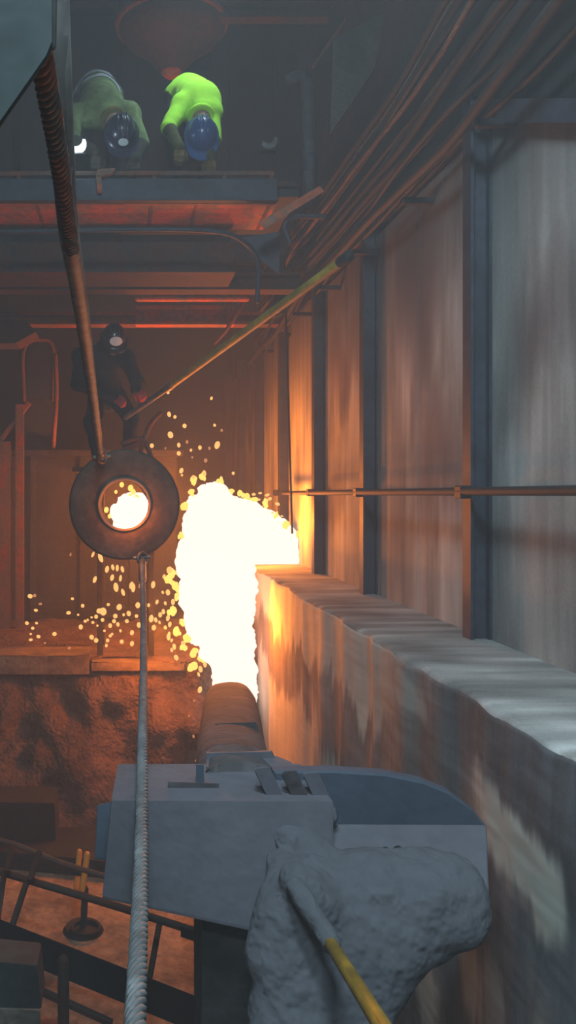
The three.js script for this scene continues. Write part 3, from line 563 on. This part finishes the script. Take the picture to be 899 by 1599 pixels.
// slag and dust heaped against the machine
{
  const b = [];
  const put = (px, py, d, r) => { const p = at(px, py, d); b.push([p, p.clone().add(V(0.001, 0, 0)), r, r]); };
  const poly = [[412, 1400], [440, 1378], [480, 1362], [530, 1345], [610, 1333], [690, 1340], [740, 1365], [756, 1420], [745, 1455], [700, 1475], [640, 1510], [605, 1560], [590, 1660], [400, 1660], [405, 1500]];
  for (let i = 0; i < 5000 && b.length < 260; i++) {
    const px = 400 + 375 * rnd(), py = 1330 + 330 * rnd(), r = 0.045 + 0.025 * rnd(), k = r / 2.5 * F * 0.55;
    if (![[0, 0], [k, 0], [-k, 0], [0, k], [0, -k]].every(([u, v]) => inside(poly, px + u, py + v))) continue;
    put(px, py, (py < 1395 ? lerp(2.82, 2.52, (py - 1287) / 108) : 2.52 - (py - 1395) * 0.0007) + 0.02 * rnd(), r);
  }
  for (const [x, y, r] of [[462, 1372, 0.045], [478, 1384, 0.05], [470, 1402, 0.05], [490, 1412, 0.055], [505, 1432, 0.05], [485, 1440, 0.045], [440, 1430, 0.05], [432, 1465, 0.055], [428, 1510, 0.06], [425, 1560, 0.06]]) put(x, y, 2.46, r);
  for (let i = 0; i < 14; i++) put(470 + 50 * rnd() - 40 * (i % 2), 1240 + i * 9 + 8 * rnd(), lerp(2.86, 2.58, i / 14), 0.025 + 0.015 * rnd());
  const g = blob(b, 0.014, 0.03, (x, y, z) => 0.03 * (noise3(x * 9, y * 9, z * 9, 521) - 0.5) + 0.014 * (noise3(x * 30, y * 30, z * 30, 525) - 0.5));
  single('slag_crust', g, M.dust, 'rough grey crust of slag and dust over the front of the machine', 'slag');
  const ln = thing('lance', at(560, 1540, 1.9), 'yellow lance with a grey crusted tip poking into the slag', 'lance');
  const A = at(515, 1472, 2.3), B = at(596, 1602, 1.62), dir = B.clone().sub(A);
  part('shaft', tube([A, B.clone().addScaledVector(dir, 0.9)], 0.0185, 1, 14), M.yellow, ln);
  part('crusted_tip', rough(tube([at(462, 1386, 2.4), at(488, 1428, 2.35), A], 0.03, 20, 12), 0.015, 22, 531), M.dust, ln);
}

// ------------------------------------------------------------------ lower left: stair, stanchion, boxes
{
  const st = thing('metal_stair', at(100, 1560, 4.6), 'dark steel stair with handrail going down below the machine', 'stair');
  part('handrail', tube([at(-60, 1343, 4.9), at(70, 1382, 4.75), at(165, 1410, 4.65), at(330, 1462, 4.5)], 0.022, 30), M.rustDark, st);
  part('mid_rail', tube([at(-60, 1296, 5.6), at(20, 1318, 5.5), at(95, 1347, 5.4), at(190, 1376, 5.3)], 0.018, 30), M.rust, st);
  part('stringer', hull([at(-60, 1412, 4.6), at(-60, 1462, 4.6), at(330, 1566, 4.35), at(330, 1622, 4.35), at(-60, 1412, 4.66), at(-60, 1462, 4.66), at(330, 1566, 4.41), at(330, 1622, 4.41)], 0.004), M.navyDark, st);
  for (const [a, b, c, d] of [[6, 1366, -4, 1440], [42, 1376, 16, 1455], [62, 1330, 46, 1376], [250, 1436, 232, 1535], [20, 1320, 8, 1362]]) part('baluster', bar(at(a, b, 4.78), at(c, d, 4.62), 0.03, 0.03), M.rustDark, st);
  part('leg', tube([at(99, 1500, 4.3), at(99, 1640, 4.3)], 0.03), M.rustDark, st);
  part('tie', bar(at(60, 1546, 4.35), at(175, 1598, 4.25), 0.035, 0.03), M.rustDark, st);
  part('gusset', hull([[282, 1446], [316, 1462], [316, 1474], [282, 1462]].flatMap(([x, y]) => [at(x, y, 4.5), at(x, y, 4.56)]), 0.003), M.navyDark, st);
  const b = at(130, 1450, 6), sn = thing('stanchion', V(b.x, 0, -6), 'short post on a round base with two bright orange tubes on top', 'post');
  part('base', new THREE.CylinderGeometry(0.13, 0.15, 0.03, 28).translate(b.x, 0.015, -6), M.black, sn);
  part('stem', tube([V(b.x, 0.02, -6), at(133, 1388, 6)], 0.025), M.soot, sn);
  part('orange_tube', tube([at(119, 1386, 5.95), at(124, 1330, 5.95)], 0.02), M.orangePaint, sn);
  part('orange_tube', tube([at(128, 1390, 5.92), at(136, 1334, 5.92)], 0.022), M.orangePaint, sn);
  part('tie_band', tube([at(117, 1362, 5.94), at(132, 1364, 5.94)], 0.022), M.black, sn);
  single('crate', block([[-70, 1252], [85, 1254], [87, 1312], [-70, 1312]], 7.2, 7.6), M.soot, 'dark crate at the foot of the earth bank, left edge', 'crate');
  single('low_plinth', hull([V(-1.6, 0, -7.1), V(-1.6, 0, -7.5), V(0.4, 0, -6.7), V(0.4, 0, -7.5), V(-1.6, 0.145, -7.1), V(-1.6, 0.145, -7.5), V(0.4, 0.145, -6.7), V(0.4, 0.145, -7.5)], 0.01), M.soot, 'low dark plinth on the floor below the bank', 'plinth');
  single('junction_box', block([[-50, 1498], [58, 1508], [64, 1576], [-50, 1572]], 3.9, 4.1), M.teal, 'dark teal box below the stair at the left edge', 'box');
  single('concrete_block', hull([[-60, 1574], [62, 1578], [70, 1680], [-60, 1680]].flatMap(([x, y]) => [at(x, y, 3.7), at(x, y - 4, 4.1)]), 0.01), M.concreteBlock, 'pale concrete block at the bottom left corner', 'block');
  single('black_ring', new THREE.TorusGeometry(0.1, 0.012, 6, 30).rotateX(Math.PI / 2).translate(b.x + 0.02, 0.045, -5.95), M.black, 'black ring lying round the base of the short post', 'cable');  // plain black ring round the foot of the short post
}

// ------------------------------------------------------------------ unseen lamps, out of view, that light the foreground, wall and workers
[...UNSEEN_BAYS, UNSEEN_SPOT_AT].forEach(([x, y, z], i) => {
  const l = thing('unseen_lamp', V(x, y, z), ['unseen hall lamp behind the camera lighting the foreground', 'unseen hall lamp above the machine lighting the right wall', 'unseen hall lamp high above the two bending workers lighting them'][i], 'lamp');
  part('housing', box(x - 0.48, x + 0.48, y + 0.01, y + 0.09, z + 0.28, z - 0.28), M.steel, l);
  part('diffuser', box(x - 0.44, x + 0.44, y - 0.005, y + 0.012, z + 0.24, z - 0.24), glow(1.5, 1.8, 2), l);
  for (const s of [-1, 1]) part('hanger', tube([V(x + s * 0.4, y + 0.08, z), V(x + s * 0.4, 8.4, z)], 0.01), M.steel, l);
});

// ------------------------------------------------------------------ people
function hand(w, dirv, up, side) {                           // palm and five curled fingers from the wrist
  const b = [], d = dirv.clone().normalize(), n = up.clone().addScaledVector(d, -up.dot(d)).normalize(), s = d.clone().cross(n).normalize().multiplyScalar(side);
  const P = (f, l, u) => w.clone().addScaledVector(d, f).addScaledVector(s, l).addScaledVector(n, u);
  for (const l of [-0.028, -0.009, 0.01, 0.028]) b.push([P(0, l * 0.7, 0), P(0.085, l * 1.1, 0), 0.017, 0.015]);
  [[-0.032, 0.062], [-0.011, 0.075], [0.011, 0.07], [0.032, 0.055]].forEach(([l, L]) => { const k = P(0.088, l, 0), m = P(0.088 + L * 0.42, l, -L * 0.25); b.push([k, m, 0.0115, 0.0105], [m, P(0.088 + L * 0.5, l, -L * 0.75), 0.0105, 0.009]); });
  b.push([P(0.02, -0.03, -0.005), P(0.055, -0.058, -0.02), 0.015, 0.012], [P(0.055, -0.058, -0.02), P(0.085, -0.06, -0.042), 0.012, 0.01]);
  return blob(b, 0.006, 0.01);
}
function person(name, label, J, look, o) {
  const root = thing(name, o.base, label, 'person');
  const q = {}; for (const k in J) q[k] = V(...J[k]).add(o.base);
  const limb = (a, b, ra, rb) => [q[a], q[b], ra, rb];
  const crown = V(...look.crown).normalize(), face = V(...look.face).normalize(); face.addScaledVector(crown, -face.dot(crown)).normalize();
  const sideV = crown.clone().cross(face).normalize();
  const H = (c, f, s) => q.head.clone().addScaledVector(crown, c).addScaledVector(face, f).addScaledVector(sideV, s);
  const legs = ['L', 'R'].flatMap((s) => [limb('hip' + s, 'knee' + s, 0.085, 0.06), limb('knee' + s, 'ankle' + s, 0.058, 0.042), limb('ankle' + s, 'toe' + s, 0.045, 0.035)]);
  const arms = ['L', 'R'].flatMap((s) => [limb('sh' + s, 'el' + s, 0.055, 0.043), limb('el' + s, 'wr' + s, 0.042, 0.03)]);
  const torso = [limb('pelvis', 'chest', 0.125, 0.15), limb('hipL', 'hipR', 0.1, 0.1), limb('shL', 'shR', 0.075, 0.075), [q.chest, q.neck, 0.13, 0.07]];
  const head = [[q.neck, H(-0.06, -0.02, 0), 0.06, 0.055], [H(0.02, -0.012, 0), H(-0.005, 0.012, 0), 0.098, 0.092], [H(-0.05, 0.035, 0), H(-0.1, 0.07, 0), 0.066, 0.04], [H(0, 0.1, 0), H(-0.035, 0.122, 0), 0.012, 0.016], [H(-0.02, -0.005, 0.088), H(-0.045, 0, 0.09), 0.02, 0.014], [H(-0.02, -0.005, -0.088), H(-0.045, 0, -0.09), 0.02, 0.014], [H(0.022, 0.086, 0.035), H(0.022, 0.086, -0.035), 0.016, 0.016], [H(-0.07, 0.1, 0.022), H(-0.07, 0.1, -0.022), 0.014, 0.014]];
  const body = part('body', mergeGeometries([blob([...torso, ...legs, ...arms], 0.018, 0.035), blob(head, 0.007, 0.018)]), M.skin, root);
  for (const s of [-1, 1]) part('eye', new THREE.SphereGeometry(0.011, 12, 8).translate(...H(0, 0.092, s * 0.033).toArray()), M.white, body);
  const grow = (list, k) => list.map(([a, b, ra, rb]) => [a, b, ra + k, rb + k]);
  const fold = (x, y, z) => 0.022 * (noise3(x * 13, y * 13, z * 13, 611) - 0.5);
  const jacketG = blob(grow([[q.pelvis.clone().lerp(q.chest, -0.12), q.chest, 0.14, 0.15], torso[1], torso[2], [q.chest, q.chest.clone().lerp(q.neck, 0.6), 0.14, 0.09], ...arms.filter((_, i) => (o.sleeves || [1, 1, 1, 1])[i])], 0.022), 0.016, 0.035, fold);
  const bare = arms.filter((_, i) => !(o.sleeves || [1, 1, 1, 1])[i]);
  if (bare.length) for (const a of bare) part('undersleeve', blob(grow([a], 0.018), 0.014, 0.03, fold), o.under, root);
  const jacket = part('jacket', jacketG.clone(), o.jacket, root);
  const ax = q.chest.clone().sub(q.pelvis), L2 = ax.lengthSq();
  (o.bands || []).forEach(([t0, t1]) => {                    // reflective tape: the strip of jacket between two places along the spine
    const src = jacketG.toNonIndexed(); src.computeVertexNormals(); const p = src.attributes.position, n = src.attributes.normal, out = [];
    for (let i = 0; i < p.count; i += 3) {
      const c = V(0, 0, 0); for (let k = 0; k < 3; k++) c.add(V(p.getX(i + k), p.getY(i + k), p.getZ(i + k))); c.divideScalar(3).sub(q.pelvis);
      const t = c.dot(ax) / L2; if (t < t0 || t > t1 || c.addScaledVector(ax, -t).length() > 0.24) continue;
      for (let k = 0; k < 3; k++) out.push(p.getX(i + k) + n.getX(i + k) * 0.006, p.getY(i + k) + n.getY(i + k) * 0.006, p.getZ(i + k) + n.getZ(i + k) * 0.006);
    }
    if (out.length) { const g = new THREE.BufferGeometry(); g.setAttribute('position', new THREE.Float32BufferAttribute(out, 3)); g.computeVertexNormals(); part('reflective_band', g, M.tape, jacket); }
  });
  part('trousers', blob(grow([torso[1], limb('pelvis', 'pelvis', 0.12, 0.12), ...legs.filter((_, i) => i % 3 < 2)], 0.018), 0.018, 0.035, fold), o.trousers, root);
  for (const s of ['L', 'R']) part('boot', blob([[q['ankle' + s].clone().add(V(0, 0.06, 0)), q['ankle' + s], 0.06, 0.058], [q['ankle' + s], q['toe' + s], 0.056, 0.045]], 0.012, 0.02), M.black, root);
  for (const s of ['L', 'R']) part('glove', hand(q['wr' + s], V(...(o['hand' + s] || [0, -1, 0.3])), V(0, 0.4, 1), s === 'L' ? 1 : -1), o.gloves, root);
  part('collar', new THREE.TorusGeometry(0.085, 0.028, 10, 24).applyMatrix4(new THREE.Matrix4().lookAt(q.neck, q.chest, V(0.1, 1, 0.2))).translate(...q.neck.clone().lerp(q.chest, 0.12).toArray()), o.collar || o.jacket, root);
  // helmet
  const basis = new THREE.Matrix4().makeBasis(sideV, crown, face), place = (g) => { g.applyMatrix4(basis); const c = H(0.025, 0, 0); g.translate(c.x, c.y, c.z); return g; };
  const dome = []; for (let i = 0; i <= 14; i++) { const a = i / 14 * Math.PI / 2; dome.push(new THREE.Vector2(0.128 * Math.cos(a) + 0.0, 0.145 * Math.sin(a))); }
  dome.unshift(new THREE.Vector2(0.148, -0.012), new THREE.Vector2(0.146, -0.004));
  const hm = part('helmet', place(new THREE.LatheGeometry(dome, 36).scale(0.93, 1, 1.1)), o.helmet, root);
  const vis = new THREE.Shape(); vis.absarc(0, 0, 0.15, Math.PI * 0.12, Math.PI * 0.88, false); vis.lineTo(-0.1, 0.16); vis.quadraticCurveTo(0, 0.255, 0.1, 0.16);
  part('brim', place(extrude(vis, 0.008, 0.003).rotateX(Math.PI / 2).translate(0, -0.006, 0)), o.helmet, hm);
  for (const s of [-0.035, 0, 0.035]) { const pts = []; for (let i = 0; i <= 8; i++) { const a = lerp(0.25, Math.PI - 0.5, i / 8); pts.push(V(s, 0.147 * Math.sin(a) * Math.sqrt(1 - (s / 0.13) ** 2), 0.141 * Math.cos(a))); } part('ridge', place(tube(pts, 0.007, 20, 6)), o.helmet, hm); }
  if (o.badge) { const e = new THREE.CircleGeometry(o.badge, 20).scale(1.1, 0.8, 1); const g = extrude(new THREE.Shape(new THREE.EllipseCurve(0, 0, o.badge * 1.1, o.badge * 0.8).getPoints(20)), 0.006, 0.002); e.dispose(); g.rotateX(-0.62); g.translate(0, 0.078, 0.124); part('badge', place(g), M.white, hm); }
  return root;
}
M.tape = mat(0.6, 0.62, 0.68, { rough: 0.4, map: null });
const helmetMat = (r, g, b) => { const m = new THREE.MeshPhysicalMaterial({ roughness: 0.35, clearcoat: 0.6, clearcoatRoughness: 0.2, side: THREE.DoubleSide }); m.color.setRGB(r, g, b); return m; };
const cloth = (r, g, b) => mat(r, g, b, { rough: 0.95, bump: 0.004 });
// bending over the deck edge towards the camera: hips high at the back, head hanging low in front
const bent = (dx, o = {}) => ({ ankleL: [-0.13 + dx, 0.09, -0.3], toeL: [-0.14 + dx, 0.05, -0.13], ankleR: [0.13 + dx, 0.09, -0.3], toeR: [0.14 + dx, 0.05, -0.13], kneeL: [-0.14 + dx, 0.52, -0.16], kneeR: [0.14 + dx, 0.52, -0.16], hipL: [-0.09 + dx, 0.96, -0.34], hipR: [0.09 + dx, 0.96, -0.34], pelvis: [dx, 1.0, -0.33], ...o });
person('person', 'worker in a dim green jacket with two grey bands, bending forward in a dark helmet',
  bent(-0.2, { chest: [-0.16, 0.72, 0.0], neck: [-0.06, 0.54, 0.13], head: [0.0, 0.39, 0.24], shL: [-0.38, 0.62, 0.04], shR: [0.06, 0.64, 0.04], elL: [-0.4, 0.38, 0.14], wrL: [-0.2, 0.22, 0.27], elR: [0.16, 0.38, 0.1], wrR: [0.1, 0.18, 0.25] }),
  { crown: [0.06, 0.1, 1], face: [0.05, -1, 0.1] },
  { base: V(0.0, DECK, -6.72), jacket: cloth(0.32, 0.45, 0.16), trousers: cloth(0.02, 0.025, 0.04), gloves: cloth(0.08, 0.06, 0.05), helmet: helmetMat(0.015, 0.016, 0.05), collar: cloth(0.3, 0.26, 0.06), bands: [[-0.12, 0.1], [0.26, 0.42]], badge: 0.034, sleeves: [1, 0, 1, 0], under: cloth(0.05, 0.05, 0.03) });
person('person', 'worker in a bright yellow green high visibility jacket bending forward in a blue helmet',
  bent(0.58, { pelvis: [0.58, 0.98, -0.33], chest: [0.64, 0.76, -0.02], neck: [0.64, 0.56, 0.13], head: [0.63, 0.37, 0.24], shL: [0.49, 0.7, 0.04], shR: [0.72, 0.66, 0.04], elL: [0.37, 0.47, 0.18], wrL: [0.45, 0.27, 0.28], elR: [0.74, 0.4, 0.12], wrR: [0.7, 0.2, 0.25] }),
  { crown: [0, 0.1, 1], face: [0, -1, 0.1] },
  { base: V(0.0, DECK, -6.72), jacket: mat(0.5, 1.0, 0.05, { rough: 0.95, map: null, bump: 0.004 }), trousers: cloth(0.02, 0.025, 0.04), gloves: cloth(0.3, 0.2, 0.06), helmet: helmetMat(0.03, 0.09, 0.26), sleeves: [1, 0, 1, 0], under: cloth(0.12, 0.13, 0.03) });
const STAND = EYE + 0.26;
person('person', 'worker in dark clothes and red gloves crouching behind the tube with a yellow pole',
  { ankleL: [-0.14, 0.09, -0.15], toeL: [-0.15, 0.05, 0.03], ankleR: [0.16, 0.09, -0.2], toeR: [0.18, 0.05, -0.02], kneeL: [-0.2, 0.46, 0.1], kneeR: [0.2, 0.5, 0.02], hipL: [-0.14, 0.74, -0.28], hipR: [0.04, 0.76, -0.28], pelvis: [-0.06, 0.8, -0.28], chest: [-0.1, 1.1, -0.05], neck: [-0.04, 1.24, 0.08], head: [0.02, 1.28, 0.2], shL: [-0.32, 1.14, -0.02], shR: [0.14, 1.12, 0.02], elL: [-0.34, 0.84, 0.14], wrL: [0.02, 0.68, 0.36], elR: [0.26, 0.86, 0.12], wrR: [0.24, 0.76, 0.34] },
  { crown: [0.1, 0.55, 0.85], face: [0.1, -0.85, 0.5] },
  { base: V(-0.1, STAND, -8.4), jacket: cloth(0.012, 0.014, 0.018), trousers: cloth(0.02, 0.018, 0.02), gloves: cloth(0.75, 0.08, 0.06), helmet: helmetMat(0.012, 0.013, 0.016), badge: 0.055, handL: [0.8, -0.5, 0.3], handR: [0.5, -0.6, 0.4] });
{
  const w = thing('work_platform', V(-0.15, BANK_TOP, -8.6), 'small sooty steel platform under the crouching dark worker', 'platform');
  part('plate', box(-0.48, 0.42, STAND - 0.05, STAND - 0.005, -8.0, -9.2), M.soot, w);
  for (const x of [-0.22, 0.3]) for (const z of [-8.4, -9.1]) part('leg', box(x - 0.03, x + 0.03, BANK_TOP - 0.05, STAND - 0.05, z + 0.03, z - 0.03), M.soot, w);
}
{
  const p = thing('pole', at(400, 505, 7), 'long yellow pole with a bare steel end held out by the dark worker', 'pole');
  const A = at(196, 652, 7.98), B = at(262, 606, 7.35), C = at(532, 409, 5.0);
  part('bare_end', tube([A, B], 0.026), M.steel, p);
  part('grip', tube([B, C], 0.03, 1, 12), M.yellowDull, p);
  part('ferrule', tube([B, B.clone().lerp(C, 0.03)], 0.036), M.steel, p);
  part('tip', tube([C, C.clone().lerp(B, -0.03)], 0.036), M.black, p);
}
// scrap lying below the worker
for (const [i, pts] of [[[192, 692], [222, 686], [240, 726]], [[214, 726], [224, 690], [236, 660], [250, 646]], [[168, 726], [190, 704], [214, 694]]].entries())
  single('scrap', tube(pts.map(([x, y]) => at(x, y, 8.1)), 0.025, 20, 7), M.rust, ['crooked rusty scrap bar lying below the red gloves', 'bent rusty scrap bar hanging right of the red gloves', 'short rusty scrap bar next to the bare end of the pole'][i], 'scrap');

renderer.render(scene, camera);
